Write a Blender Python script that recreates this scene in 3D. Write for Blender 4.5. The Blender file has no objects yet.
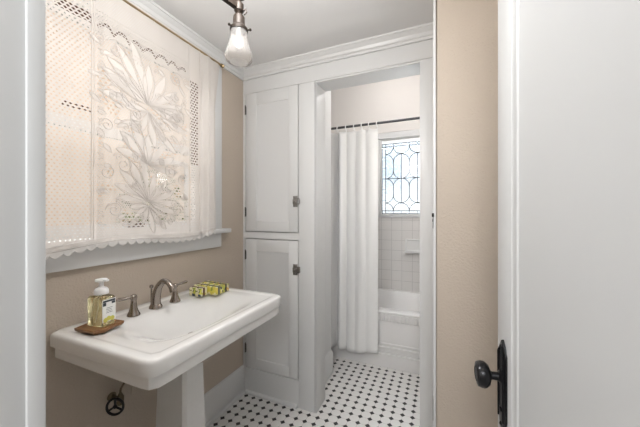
import bpy, bmesh, math, random
from mathutils import Vector, Matrix
random.seed(7)
sc = bpy.context.scene
COL = sc.collection
PI = math.pi

# ------------------------------------------------------------ camera
YAW = math.radians(23.2)
cd = bpy.data.cameras.new('camera'); cam = bpy.data.objects.new('camera', cd); COL.objects.link(cam)
cam.location = (0, 0, 1.35); cam.rotation_euler = (PI/2, 0, YAW)
cd.sensor_width = 36; cd.lens = 16.0; cd.shift_y = -1.5/640; cd.clip_start = .02
sc.camera = cam

# ------------------------------------------------------------ world, lights, exposure
sc.view_settings.view_transform = 'Standard'
sc.view_settings.look = 'None'
sc.view_settings.exposure = 0.6
sc.view_settings.gamma = 1.0
sc.view_settings.use_curve_mapping = False
w = bpy.data.worlds.new('sky'); sc.world = w; w.use_nodes = True
bg = w.node_tree.nodes['Background']
bg.inputs[0].default_value = (0.93, 0.96, 1.0, 1); bg.inputs[1].default_value = .85

def area(name, loc, target, sx, sy, power, col=(1,1,1)):
    l = bpy.data.lights.new(name, 'AREA'); l.shape = 'RECTANGLE'; l.size = sx; l.size_y = sy
    l.energy = power; l.color = col
    o = bpy.data.objects.new(name, l); COL.objects.link(o); o.location = loc
    o.rotation_euler = (Vector(target) - Vector(loc)).to_track_quat('-Z', 'Y').to_euler()
    return o
area('daylight_sink_window', (-2.35, .95, 3.25), (-1.2, .95, 1.4), 1.1, .9, 40, (1, .99, .98))
area('bounce_fill_sink_window', (-2.60, .95, .35), (-.8, .95, 2.4), 1.3, .8, 12, (1, .98, .96))  # added uplight through the sink window to brighten the ceiling
area('daylight_bath_window', (-.33, 4.0, 2.95), (-.33, 2.9, 1.4), .8, .8, 50, (.97, .99, 1))
area('bounce_fill_bath_window', (-.33, 4.3, .50), (-.4, 2.5, 2.3), .9, .7, 40, (1, .99, .97))  # added uplight for the bath ceiling and the underside of the header
def point(name, loc, r, power, col):
    l = bpy.data.lights.new(name, 'POINT'); l.energy = power; l.color = col; l.shadow_soft_size = r
    o = bpy.data.objects.new(name, l); COL.objects.link(o); o.location = loc; return o
point('bath_fill_low', (.03, 2.25, 1.75), .06, 3.6, (1, .985, .97))  # added fill hidden behind the right jamb, no fitting here; lights header and jamb
point('bath_fill_high', (-.45, 2.55, 2.70), .07, 6.5, (1, .985, .97))  # added fill kept out of view above the header, evens out the bath walls
area('hall_fill_light', (-.05, -1.0, 2.15), (-.75, 1.1, 1.0), .9, .6, 19, (.97, .985, 1))  # added frontal fill behind the camera, no fitting modelled
point('room_fill_light', (-.56, .64, 2.20), .09, 14.2, (1, .99, .98))  # added fill near the unlit ceiling fixture, lifts ceiling and walls

# ------------------------------------------------------------ materials
def mat(name, col, rough=.5, metal=0., spec=.5, bump=0., bscale=60., coat=0., var=0., vscale=3., trans=0., ior=1.45):
    m = bpy.data.materials.new(name); m.use_nodes = True
    nt = m.node_tree; b = nt.nodes['Principled BSDF']
    b.inputs['Base Color'].default_value = (*col, 1); b.inputs['Roughness'].default_value = rough
    b.inputs['Metallic'].default_value = metal; b.inputs['Specular IOR Level'].default_value = spec
    b.inputs['Coat Weight'].default_value = coat; b.inputs['Transmission Weight'].default_value = trans
    b.inputs['IOR'].default_value = ior
    tc = nt.nodes.new('ShaderNodeTexCoord')
    if var > 0:
        n = nt.nodes.new('ShaderNodeTexNoise'); n.inputs['Scale'].default_value = vscale; n.inputs['Detail'].default_value = 4
        nt.links.new(tc.outputs['Object'], n.inputs['Vector'])
        r = nt.nodes.new('ShaderNodeMapRange'); r.inputs[3].default_value = 1 - var; r.inputs[4].default_value = 1 + var
        nt.links.new(n.outputs['Fac'], r.inputs[0])
        mx = nt.nodes.new('ShaderNodeVectorMath'); mx.operation = 'SCALE'; mx.inputs[0].default_value = col
        nt.links.new(r.outputs[0], mx.inputs['Scale']); nt.links.new(mx.outputs[0], b.inputs['Base Color'])
    if bump > 0:
        n = nt.nodes.new('ShaderNodeTexNoise'); n.inputs['Scale'].default_value = bscale; n.inputs['Detail'].default_value = 3
        nt.links.new(tc.outputs['Object'], n.inputs['Vector'])
        bp = nt.nodes.new('ShaderNodeBump'); bp.inputs['Strength'].default_value = bump; bp.inputs['Distance'].default_value = .003
        nt.links.new(n.outputs['Fac'], bp.inputs['Height']); nt.links.new(bp.outputs[0], b.inputs['Normal'])
    return m

class NT:                       # tiny helper for maths in shaders
    def __init__(s, m): s.t = m.node_tree
    def n(s, kind, **kw):
        x = s.t.nodes.new(kind)
        for k, v in kw.items(): setattr(x, k, v)
        return x
    def put(s, sock, v):
        if isinstance(v, (int, float)): sock.default_value = v
        else: s.t.links.new(v, sock)
    def m(s, op, a, b=0., c=0.):
        x = s.n('ShaderNodeMath', operation=op)
        s.put(x.inputs[0], a); s.put(x.inputs[1], b); s.put(x.inputs[2], c)
        return x.outputs[0]

M = {}
M['beige'] = mat('beige_wall_paint', (.515, .446, .375), .75, bump=1.0, bscale=130, spec=.25)
M['white'] = mat('white_gloss_trim', (.665, .67, .67), .35, bump=.05, bscale=30)
M['door'] = mat('white_door_paint', (.60, .61, .612), .4, bump=.05, bscale=25)
M['ceil'] = mat('ceiling_paint', (.76, .76, .76), .85, bump=.1, bscale=60, spec=.2)
M['bathwall'] = mat('bath_wall_paint', (.74, .71, .685), .7, bump=.05)
M['porcelain'] = mat('white_porcelain', (.80, .80, .79), .08, coat=.6, spec=.55)
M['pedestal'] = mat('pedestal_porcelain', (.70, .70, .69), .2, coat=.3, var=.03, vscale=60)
M['tub'] = mat('tub_enamel', (.80, .79, .78), .32, coat=.3)
M['nickel'] = mat('brushed_nickel', (.34, .30, .27), .24, metal=1., bump=.02)
M['latch'] = mat('aged_nickel_latch', (.30, .29, .28), .35, metal=1., bump=.4, bscale=300)
M['bronze'] = mat('oil_rubbed_bronze', (.022, .014, .009), .5, metal=.3, bump=.2, bscale=120)
M['blackmetal'] = mat('blackened_iron', (.018, .018, .02), .28, metal=.6, bump=.3, bscale=90, spec=.6)
M['brass'] = mat('aged_brass', (.36, .27, .15), .35, metal=1.)
M['rodmetal'] = mat('steel_rod', (.10, .10, .105), .4, metal=1.)
M['hinge'] = mat('dark_hinge', (.12, .115, .11), .4, metal=.9)
M['curtain'] = mat('white_cotton_curtain', (.83, .83, .82), .85, bump=.1, bscale=200, spec=.1)
M['wood'] = mat('tray_wood', (.24, .115, .045), .4, var=.4, vscale=25)
M['pumpw'] = mat('white_pump_plastic', (.86, .86, .87), .3)
M['paper'] = mat('label_paper', (.85, .86, .84), .6)
M['ink'] = mat('label_ink', (.03, .04, .05), .6)
M['leafprint'] = mat('label_yellow_print', (.62, .58, .12), .6)
M['soapliq'] = mat('yellow_hand_soap', (.97, .91, .58), .03, trans=.93, ior=1.36)
M['clear'] = mat('clear_plastic', (.97, .98, .92), .03, trans=1., ior=1.2)
M['bulb'] = mat('bulb_glass', (.95, .9, .85), .1, trans=.8, ior=1.3)
M['supply'] = mat('aged_supply_pipe', (.16, .13, .085), .4, metal=.9)
M['stucco'] = mat('tan_stucco', (.74, .56, .40), .9, var=.12, vscale=2, bump=.3)
M['eave'] = mat('brown_painted_eave', (.05, .028, .018), .8, var=.2)
M['leaf'] = mat('garden_leaves', (.16, .22, .05), .7, var=.5, vscale=9)
M['bark'] = mat('shrub_stem', (.12, .08, .05), .9)
M['soil'] = mat('garden_ground', (.35, .30, .24), .95, var=.3)
M['fence'] = mat('blue_grey_fence_boards', (.26, .36, .44), .8, var=.15)
M['came'] = mat('lead_came', (.035, .038, .042), .5, metal=.5)

# frosted ribbed lamp shade glass
m = bpy.data.materials.new('frosted_shade_glass'); m.use_nodes = True; q = NT(m); b = m.node_tree.nodes['Principled BSDF']
b.inputs['Base Color'].default_value = (.97, .95, .93, 1); b.inputs['Roughness'].default_value = .18
b.inputs['Transmission Weight'].default_value = .88; b.inputs['IOR'].default_value = 1.22
M['shade'] = m

# octagon and dot floor
m = bpy.data.materials.new('octagon_dot_tile'); m.use_nodes = True; q = NT(m); b = m.node_tree.nodes['Principled BSDF']
PX, PY, OX, OY = .0636, .0616, -1.3222, 1.7084
tc = q.n('ShaderNodeTexCoord'); sp = q.n('ShaderNodeSeparateXYZ'); q.t.links.new(tc.outputs['Object'], sp.inputs[0])
def cell(s, p, o):
    a = q.m('DIVIDE', q.m('SUBTRACT', s, o), p); a = q.m('ADD', a, .5)
    return q.m('MULTIPLY', q.m('ABSOLUTE', q.m('SUBTRACT', q.m('FRACT', a), .5)), p)
dx = cell(sp.outputs[0], PX, OX); dy = cell(sp.outputs[1], PY, OY); sd = q.m('ADD', dx, dy)
dot = q.m('LESS_THAN', sd, .0170)
g1 = q.m('LESS_THAN', q.m('MINIMUM', dx, dy), .0008)
g2 = q.m('LESS_THAN', q.m('ABSOLUTE', q.m('SUBTRACT', sd, .0178)), .0010)
gr = q.m('MAXIMUM', g1, g2)
mx = q.n('ShaderNodeMix', data_type='RGBA'); mx.inputs[6].default_value = (.74, .73, .71, 1); mx.inputs[7].default_value = (.40, .39, .37, 1); q.put(mx.inputs[0], gr)
mx2 = q.n('ShaderNodeMix', data_type='RGBA'); q.t.links.new(mx.outputs[2], mx2.inputs[6]); mx2.inputs[7].default_value = (.012, .012, .013, 1); q.put(mx2.inputs[0], dot)
q.t.links.new(mx2.outputs[2], b.inputs['Base Color']); b.inputs['Roughness'].default_value = .38
bp = q.n('ShaderNodeBump'); bp.inputs['Distance'].default_value = .001; bp.inputs['Strength'].default_value = .4
q.put(bp.inputs['Height'], q.m('SUBTRACT', 1., gr)); q.t.links.new(bp.outputs[0], b.inputs['Normal'])
M['floor'] = m

# square bathroom wall tile
m = bpy.data.materials.new('square_wall_tile'); m.use_nodes = True; q = NT(m); b = m.node_tree.nodes['Principled BSDF']
tc = q.n('ShaderNodeTexCoord'); sp = q.n('ShaderNodeSeparateXYZ'); q.t.links.new(tc.outputs['Object'], sp.inputs[0])
TP = .112
ex = cell(q.m('ADD', sp.outputs[0], sp.outputs[1]), TP, -.408 + 3.25); ez = cell(sp.outputs[2], TP, .81)
g = q.m('LESS_THAN', q.m('MINIMUM', ex, ez), .0022)
mx = q.n('ShaderNodeMix', data_type='RGBA'); mx.inputs[6].default_value = (.73, .71, .69, 1); mx.inputs[7].default_value = (.56, .545, .53, 1); q.put(mx.inputs[0], g)
q.t.links.new(mx.outputs[2], b.inputs['Base Color']); b.inputs['Roughness'].default_value = .22
bp = q.n('ShaderNodeBump'); bp.inputs['Distance'].default_value = .0015; bp.inputs['Strength'].default_value = .4
q.put(bp.inputs['Height'], q.m('SUBTRACT', 1., g)); q.t.links.new(bp.outputs[0], b.inputs['Normal'])
M['tile'] = m

# textured leaded glass: mottled, faintly blue
m = bpy.data.materials.new('rippled_leaded_glass'); m.use_nodes = True; q = NT(m); nt = m.node_tree
nt.nodes.remove(nt.nodes['Principled BSDF']); out = nt.nodes['Material Output']
tc = q.n('ShaderNodeTexCoord')
no = q.n('ShaderNodeTexNoise'); no.inputs['Scale'].default_value = 38; no.inputs['Detail'].default_value = 3; no.inputs['Distortion'].default_value = 1.5
nt.links.new(tc.outputs['Object'], no.inputs['Vector'])
bp = q.n('ShaderNodeBump'); bp.inputs['Distance'].default_value = .02; bp.inputs['Strength'].default_value = .9; nt.links.new(no.outputs['Fac'], bp.inputs['Height'])
rf = q.n('ShaderNodeBsdfRefraction'); rf.inputs['IOR'].default_value = 1.3; rf.inputs['Roughness'].default_value = .12; rf.inputs['Color'].default_value = (.93, .97, 1, 1)
nt.links.new(bp.outputs[0], rf.inputs['Normal'])
tl = q.n('ShaderNodeBsdfTranslucent'); tl.inputs['Color'].default_value = (.85, .93, 1, 1)
gl = q.n('ShaderNodeBsdfGlossy'); gl.inputs['Roughness'].default_value = .15
a = q.n('ShaderNodeMixShader'); a.inputs[0].default_value = .12; nt.links.new(rf.outputs[0], a.inputs[1]); nt.links.new(tl.outputs[0], a.inputs[2])
c = q.n('ShaderNodeMixShader'); c.inputs[0].default_value = .06; nt.links.new(a.outputs[0], c.inputs[1]); nt.links.new(gl.outputs[0], c.inputs[2])
nt.links.new(c.outputs[0], out.inputs[0])
M['leadglass'] = m

# plain window pane
m = bpy.data.materials.new('window_pane_glass'); m.use_nodes = True; q = NT(m); nt = m.node_tree
nt.nodes.remove(nt.nodes['Principled BSDF']); out = nt.nodes['Material Output']
tr = q.n('ShaderNodeBsdfTransparent'); gl = q.n('ShaderNodeBsdfGlossy'); gl.inputs['Roughness'].default_value = .02
a = q.n('ShaderNodeMixShader'); a.inputs[0].default_value = .06; nt.links.new(tr.outputs[0], a.inputs[1]); nt.links.new(gl.outputs[0], a.inputs[2])
nt.links.new(a.outputs[0], out.inputs[0]); M['pane'] = m

def lace_material(name, fn, col=(.80, .755, .715)):
    """translucent cotton with real openings where fn(q, y, z) returns 1"""
    m = bpy.data.materials.new(name); m.use_nodes = True; q = NT(m); nt = m.node_tree
    nt.nodes.remove(nt.nodes['Principled BSDF']); out = nt.nodes['Material Output']
    df = q.n('ShaderNodeBsdfDiffuse'); df.inputs[0].default_value = (*col, 1)
    tl = q.n('ShaderNodeBsdfTranslucent'); tl.inputs[0].default_value = (*col, 1)
    tr = q.n('ShaderNodeBsdfTransparent')
    a = q.n('ShaderNodeMixShader'); a.inputs[0].default_value = .35; nt.links.new(df.outputs[0], a.inputs[1]); nt.links.new(tl.outputs[0], a.inputs[2])
    if fn is None: nt.links.new(a.outputs[0], out.inputs[0]); return m
    uv = q.n('ShaderNodeUVMap'); sp = q.n('ShaderNodeSeparateXYZ'); nt.links.new(uv.outputs[0], sp.inputs[0])
    hole, dark = fn(q, sp.outputs[0], sp.outputs[1], uv)
    mc = q.n('ShaderNodeMix', data_type='RGBA'); mc.inputs[6].default_value = (*col, 1); mc.inputs[7].default_value = (.10, .055, .04, 1); q.put(mc.inputs[0], dark)
    nt.links.new(mc.outputs[2], df.inputs[0]); nt.links.new(mc.outputs[2], tl.inputs[0])
    hole = q.m('MULTIPLY', q.m('MAXIMUM', hole, .19), q.m('SUBTRACT', 1., dark))      # the net itself is sheer
    c = q.n('ShaderNodeMixShader'); q.put(c.inputs[0], hole); nt.links.new(a.outputs[0], c.inputs[1]); nt.links.new(tr.outputs[0], c.inputs[2])
    nt.links.new(c.outputs[0], out.inputs[0]); return m

# ------------------------------------------------------------ mesh helpers
def new(): return bmesh.new()
def box(bm, x0, x1, y0, y1, z0, z1, bev=0., seg=2, mtx=None):
    t = bmesh.new(); bmesh.ops.create_cube(t, size=1)
    for v in t.verts:
        v.co = Vector((x0 + (v.co.x+.5)*(x1-x0), y0 + (v.co.y+.5)*(y1-y0), z0 + (v.co.z+.5)*(z1-z0)))
    if bev > 0: bmesh.ops.bevel(t, geom=t.edges[:], offset=bev, segments=seg, affect='EDGES', profile=.5)
    if mtx is not None: bmesh.ops.transform(t, matrix=mtx, verts=t.verts)
    me = bpy.data.meshes.new('t'); t.to_mesh(me); t.free(); bm.from_mesh(me); bpy.data.meshes.remove(me)
    return bm
def join(bm, pts_rings, closed=True, cap=True):
    rings = [[bm.verts.new(p) for p in r] for r in pts_rings]
    for a, b in zip(rings, rings[1:]):
        n = len(a)
        for i in range(n if closed else n-1):
            j = (i+1) % n
            bm.faces.new((a[i], a[j], b[j], b[i]))
    if cap and closed:
        bm.faces.new(list(reversed(rings[0]))); bm.faces.new(rings[-1])
    return rings
def lathe(bm, prof, c=(0,0,0), axis=(0,0,1), n=24, cap=True):
    q = Vector((0,0,1)).rotation_difference(Vector(axis).normalized()).to_matrix()
    rings = [[Vector(c) + q @ Vector((r*math.cos(2*PI*i/n), r*math.sin(2*PI*i/n), h)) for i in range(n)] for r, h in prof]
    join(bm, rings, cap=cap); return bm
def tube(bm, pts, rad, n=10, cap=True, closed=False):
    pts = [Vector(p) for p in pts]; k = len(pts)
    rs = rad if isinstance(rad, (list, tuple)) else [rad]*k
    rings = []; up = None
    for i, p in enumerate(pts):
        a = pts[(i-1) % k] if (closed or i > 0) else p; b = pts[(i+1) % k] if (closed or i < k-1) else p
        t = (b-a).normalized()
        if up is None:
            up = Vector((0,0,1)) if abs(t.z) < .9 else Vector((1,0,0))
        u = (up - t*up.dot(t)).normalized(); v = t.cross(u); up = u
        rings.append([p + (u*math.cos(2*PI*j/n) + v*math.sin(2*PI*j/n))*rs[i] for j in range(n)])
    if closed: rings.append([Vector(x) for x in rings[0]])
    join(bm, rings, cap=cap and not closed); return bm
def spline(pts, sub=6):
    pts = [Vector(p) for p in pts]; out = []
    for i in range(len(pts)-1):
        p0 = pts[max(i-1,0)]; p1 = pts[i]; p2 = pts[i+1]; p3 = pts[min(i+2, len(pts)-1)]
        for s in range(sub):
            t = s/sub
            out.append(.5*((2*p1) + (p2-p0)*t + (2*p0-5*p1+4*p2-p3)*t*t + (-p0+3*p1-3*p2+p3)*t**3))
    out.append(pts[-1]); return out
def sphere(bm, c, r, seg=20, sc_=(1,1,1)):
    t = bmesh.new(); bmesh.ops.create_uvsphere(t, u_segments=seg, v_segments=seg//2, radius=r)
    for v in t.verts: v.co = Vector((v.co.x*sc_[0], v.co.y*sc_[1], v.co.z*sc_[2])) + Vector(c)
    me = bpy.data.meshes.new('t'); t.to_mesh(me); t.free(); bm.from_mesh(me); bpy.data.meshes.remove(me); return bm
def obj(name, bm, m, parent=None, smooth=True, angle=35, kind=None):
    bmesh.ops.recalc_face_normals(bm, faces=bm.faces[:])
    if parent is not None:                      # children are modelled in world space; bring them to the thing's own space
        inv = world_of(parent).inverted(); bmesh.ops.transform(bm, matrix=inv, verts=bm.verts)
    me = bpy.data.meshes.new(name); bm.to_mesh(me); bm.free()
    for mm in (m if isinstance(m, (list, tuple)) else [m]): me.materials.append(mm)
    if smooth:
        me.polygons.foreach_set('use_smooth', [True]*len(me.polygons)); me.set_sharp_from_angle(angle=math.radians(angle))
    o = bpy.data.objects.new(name, me); COL.objects.link(o)
    if parent is not None: o.parent = parent
    if kind: o['kind'] = kind
    return o
def world_of(o):
    mt = Matrix.Translation(o.location) @ o.rotation_euler.to_matrix().to_4x4()
    return world_of(o.parent) @ mt if o.parent else mt
def thing(name, label, cat, loc=(0,0,0), group=None, kind=None):
    o = bpy.data.objects.new(name, None); COL.objects.link(o); o.location = loc; o.empty_display_size = .05
    if kind: o['kind'] = kind
    if label: o['label'] = label; o['category'] = cat
    if group: o['group'] = group
    return o
def tag(o, label, cat, group=None):
    o['label'] = label; o['category'] = cat
    if group: o['group'] = group
    return o
def struct(name, bm, m, **k): return obj(name, bm, m, kind='structure', **k)
def prism(bm, prof, p0, p1, out, up=(0,0,1)):
    """sweep a profile of (outward, up) points from p0 to p1"""
    out = Vector(out); up = Vector(up)
    join(bm, [[Vector(p) + out*a + up*b_ for a, b_ in prof] for p in (p0, p1)]); return bm

LX, BY, CZ = -1.375, 1.74, 2.40

# ------------------------------------------------------------ structure
struct('floor', box(new(), -1.6, 1.3, -1.6, 3.4, -.06, 0), M['floor'], smooth=False)
struct('ceiling', box(new(), LX-.12, .45, .07, 1.90, CZ, CZ+.08), M['ceil'], smooth=False)
WY0, WY1, WZ0, WZ1 = .46, 1.375, 1.225, 2.22        # sink window opening
bm = new()
box(bm, LX-.12, LX, .07, WY0, 0, CZ); box(bm, LX-.12, LX, WY1, 1.76, 0, CZ)
box(bm, LX-.12, LX, WY0, WY1, 0, WZ0); box(bm, LX-.12, LX, WY0, WY1, WZ1, CZ)
struct('wall_left', bm, M['beige'], smooth=False)
# beige wall block on the right, rounded corner
bm = new(); box(bm, -.024, .45, 1.32, 1.90, 0, CZ, .008, 3)
struct('wall_right_back', bm, M['beige'])
struct('wall_right', box(new(), .36, .45, .07, 1.32, 0, CZ), M['beige'], smooth=False)
bm = new(); box(bm, LX, -.50, .07, .198, 0, CZ); box(bm, .25, .36, .07, .198, 0, CZ); box(bm, -.50, .25, .07, .198, 2.10, CZ)
struct('wall_entry', bm, M['beige'], smooth=False)
struct('wall_hall', box(new(), -1.5, 1.2, -1.6, -1.5, 0, 2.5), M['bathwall'], smooth=False)
struct('wall_hall_left', box(new(), -1.5, -1.4, -1.5, .07, 0, 2.5), M['bathwall'], smooth=False)
struct('wall_hall_right', box(new(), 1.1, 1.2, -1.5, .07, 0, 2.5), M['bathwall'], smooth=False)
struct('wall_hall_front', box(new(), .45, 1.1, .07, .17, 0, 2.5), M['bathwall'], smooth=False)
struct('ceiling_hall', box(new(), -1.5, 1.2, -1.6, .07, 2.42, 2.5), M['bathwall'], smooth=False)
# entry door jamb and casing (left edge of the picture)
bm = new(); box(bm, -.50, -.49, .06, .190, 0, 2.10, .001); box(bm, -.50, -.486, .186, .2055, 0, 2.10, .002)
box(bm, -.60, -.487, .1985, .2045, 0, 2.20, .002); box(bm, -.50, .25, .06, .21, 2.08, 2.10)
box(bm, .25, .258, .06, .20, 0, 2.1)
struct('trim_1', bm, M['door'])
# white corner strip on the beige wall with its old door catch
bm = new(); box(bm, -.0340, -.0232, 1.314, 1.345, 0, CZ, .002)
struct('trim_2', bm, M['white'])

# header, posts and side jambs of the bathroom opening
bm = new()
box(bm, LX, -.041+.03, BY, BY+.02, 2.235, CZ)                      # frieze
box(bm, LX, -.02, BY-.004, BY+.02, 2.2285, 2.2365, .0015)          # bead line
box(bm, -.775, -.111, BY+.004, BY+.16, 2.218, 2.30)                # head jamb
box(bm, -.111, -.02, BY, BY+.02, 0, 2.23, .002)                    # right casing
box(bm, -.118, -.095, BY+.001, BY+.16, 0, 2.23, .002)              # right jamb
struct('trim_3', bm, M['white'])
bm = new()
box(bm, -.7795, -.773, BY+.001, BY+.16, 0, 2.2285, .0015)           # left jamb
box(bm, -.88, -.779, BY+.021, BY+.16, 0, 2.2285)
struct('trim_4', bm, M['white'])
struct('wall_passage', box(new(), -.96, -.862, BY+.16, 2.25, 0, 2.90), M['white'], smooth=False)
bm = new(); prism(bm, [(0,0),(.018,0),(.018,.16),(.012,.175),(0,.19)], (-.862, BY+.162, 0), (-.862, 2.25, 0), (1,0,0))
box(bm, -.862, -.838, BY+.162, 2.255, 0, .012, .003)
struct('baseboard_passage', bm, M['white'])
# crown mouldings
crown = [(0,-.066),(.010,-.066),(.012,-.052),(.020,-.046),(.026,-.030),(.040,-.018),(.044,-.012),(.050,-.010),(.052,0),(0,0)]
struct('trim_5', prism(new(), crown, (LX, .20, CZ), (LX, BY, CZ), (1,0,0)), M['white'], angle=25)
struct('trim_6', prism(new(), crown, (LX, BY, CZ), (-.0265, BY, CZ), (0,-1,0)), M['white'], angle=25)
# baseboard left
bm = new(); prism(bm, [(0,0),(.014,0),(.014,.185),(.010,.194),(.006,.20),(0,.203)], (LX, .20, 0), (LX, BY, 0), (1,0,0))
prism(bm, [(.014,0),(.030,0),(.030,.012),(.024,.020),(.014,.023)], (LX, .20, 0), (LX, BY-.012, 0), (1,0,0))
struct('baseboard_left', bm, M['white'], angle=25)
bm = new(); prism(bm, [(0,0),(.016,0),(.016,.012),(.010,.020),(0,.023)], (LX+.03, BY, 0), (-.916, BY, 0), (0,-1,0))
struct('baseboard_back', bm, M['white'], angle=25)

# bathroom shell
bm = new()
box(bm, -1.55, .20, 3.25, 3.35, 0, 1.29); box(bm, -1.55, -.69, 3.25, 3.35, 1.29, 2.25); box(bm, .03, .20, 3.25, 3.35, 1.29, 2.25)
struct('wall_back', bm, M['tile'], smooth=False)
struct('wall_back_upper', box(new(), -1.55, .20, 3.25, 3.35, 2.25, 2.90), M['bathwall'], smooth=False)
struct('wall_bath_left', box(new(), -1.65, -1.55, 2.25, 3.35, 0, 2.90), M['tile'], smooth=False)
struct('wall_alcove', box(new(), -1.55, -.96, 2.15, 2.25, 0, 2.90), M['bathwall'], smooth=False)
struct('wall_bath_right', box(new(), .10, .20, 1.90, 3.25, 0, 2.90), M['bathwall'], smooth=False)
struct('wall_bath_front', box(new(), -.96, .10, BY+.161, BY+.175, 2.30, 2.90), M['bathwall'], smooth=False)
struct('ceiling_bath', box(new(), -1.55, .20, BY+.175, 3.35, 2.86, 2.94), M['bathwall'], smooth=False)

# ------------------------------------------------------------ sink window (behind the lace)
win = thing('window_1', None, None, (LX, .9, 1.7), kind='structure')
bm = new()
box(bm, LX, LX+.020, WY1, 1.493, WZ0, 2.335, .002); box(bm, LX, LX+.020, WY0-.115, WY0, WZ0, 2.335, .002)
box(bm, LX, LX+.020, WY0, WY1, WZ1, 2.335, .002)
obj('window_casing', bm, M['white'], win)
obj('window_sill', box(new(), LX-.06, LX+.052, .28, 1.553, 1.211, 1.239, .006, 3), M['white'], win)
obj('window_apron', box(new(), LX, LX+.020, .345, 1.490, 1.120, 1.211, .002), M['white'], win)
bm = new()
XF = LX-.075
for a, b_ in ((WY0, WY0+.05), (WY1-.05, WY1)): box(bm, XF, XF+.035, a, b_, WZ0, WZ1, .002)
for a, b_ in ((WZ0, WZ0+.07), (1.70, 1.745), (WZ1-.055, WZ1)): box(bm, XF, XF+.035, WY0, WY1, a, b_, .002)
box(bm, LX-.12, LX, WY1-.008, WY1, WZ0, WZ1); box(bm, LX-.12, LX, WY0, WY0+.008, WZ0, WZ1); box(bm, LX-.12, LX, WY0, WY1, WZ1-.008, WZ1)
obj('window_sash', bm, M['white'], win)
obj('pane', box(new(), XF+.015, XF+.019, WY0+.05, WY1-.05, WZ0+.07, WZ1-.055), M['pane'], win, smooth=False)

# ------------------------------------------------------------ leaded bathroom window
GX0, GX1, GZ0, GZ1 = -.632, -.028, 1.328, 2.124
YW = 3.25
win2 = thing('window_2', None, None, (-.33, YW, 1.7), kind='structure')
bm = new()
def frame(bm, x0, x1, z0, z1, wd, y0, y1, bev=.002):
    box(bm, x0, x0+wd, y0, y1, z0, z1, bev); box(bm, x1-wd, x1, y0, y1, z0, z1, bev)
    box(bm, x0+wd, x1-wd, y0, y1, z0, z0+wd, bev); box(bm, x0+wd, x1-wd, y0, y1, z1-wd, z1, bev)
frame(bm, GX0-.062, GX1+.062, GZ0-.04, GZ1+.115, .04, YW-.012, YW+.1)
box(bm, GX0-.062, GX1+.062, YW-.016, YW+.1, GZ1+.05, GZ1+.118, .003)
obj('window_frame', bm, M['white'], win2)
bm = new(); frame(bm, GX0-.024, GX1+.024, GZ0-.026, GZ1+.055, .026, YW+.005, YW+.05)
obj('window_sash', bm, M['white'], win2)
gl = obj('leaded_glass', box(new(), GX0, GX1, YW+.022, YW+.026, GZ0, GZ1), M['leadglass'], win2, smooth=False)
bm = new(); yc = YW+.018; CR = .0039
def ln(x0, z0, x1, z1, r=CR): tube(bm, [(x0, yc, z0), (x1, yc, z1)], r, 6)
def arc(cx, cz, r, a0, a1):
    n = 14; pts = [(cx + r*math.cos(a0+(a1-a0)*i/n), yc, cz + r*math.sin(a0+(a1-a0)*i/n)) for i in range(n+1)]
    pts = [p for p in pts if IX0-.001 <= p[0] <= IX1+.001]
    if len(pts) > 1: tube(bm, pts, CR, 6)
IX0, IX1, IZ0, IZ1 = GX0+.044, GX1-.044, GZ0+.036, GZ1-.036
for z in (GZ0+.004, IZ0, IZ1, GZ1-.004): ln(GX0, z, GX1, z)
for x in (GX0+.004, IX0, IX1, GX1-.004): ln(x, GZ0, x, GZ1)
R_ = (IX1-IX0)/6; mid = (IZ0+IZ1)/2
ln(GX0, mid, GX1, mid)
for k in range(4):
    cx = IX0 + 2*R_*k
    arc(cx, IZ1, R_, PI, 2*PI); arc(cx, IZ0, R_, 0, PI)
    arc(cx, IZ1-2*R_-.004, R_, 0, PI); arc(cx, mid+R_, R_, PI, 2*PI)
    arc(cx, mid-R_, R_, 0, PI); arc(cx, IZ0+2*R_+.004, R_, PI, 2*PI)
    if 0 < k < 3: ln(cx, mid, cx, IZ1-R_); ln(cx, mid, cx, IZ0+R_)
    if k < 3:
        ln(cx+R_, IZ1-2*R_, cx+R_, mid+R_); ln(cx+R_, mid-R_, cx+R_, IZ0+2*R_)
for k in range(7):
    x = IX0 + R_*k
    ln(x, GZ0, x, IZ0, .002); ln(x, IZ1, x, GZ1, .002)
for k in range(1, 6):
    z = IZ0+(IZ1-IZ0)*k/6; ln(GX0, z, IX0, z, .002); ln(IX1, z, GX1, z, .002)
obj('lead_came', bm, M['came'], gl)

# ------------------------------------------------------------ outside
tag(obj('garden_ground', box(new(), -9, 6, -6, 16, -.5, -.4), M['soil'], smooth=False), 'bare ground outside the windows', 'ground')['kind'] = 'structure'
hs = thing('neighbouring_house', 'tan stucco house next door beyond the lace curtain', 'building', (-4.6, .9, -.4))
obj('wall', box(new(), -5.2, -4.6, -2.6, 4.9, -.4, 4.1), M['stucco'], hs, smooth=False)
bm = new(); box(bm, -5.4, -3.75, -2.9, 5.2, 4.1, 4.35)
for i in range(16): box(bm, -4.6, -3.78, -2.6+i*.5, -2.53+i*.5, 3.98, 4.1)
obj('eave', bm, M['eave'], hs, smooth=False)
bm = new(); frame_y = lambda y0, y1, z0, z1: (box(bm, -4.62, -4.56, y0, y0+.07, z0, z1), box(bm, -4.62, -4.56, y1-.07, y1, z0, z1), box(bm, -4.62, -4.56, y0, y1, z0, z0+.07), box(bm, -4.62, -4.56, y0, y1, z1-.07, z1))
frame_y(3.2, 4.1, 1.0, 2.3); obj('window_frame', bm, M['white'], hs, smooth=False)
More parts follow.
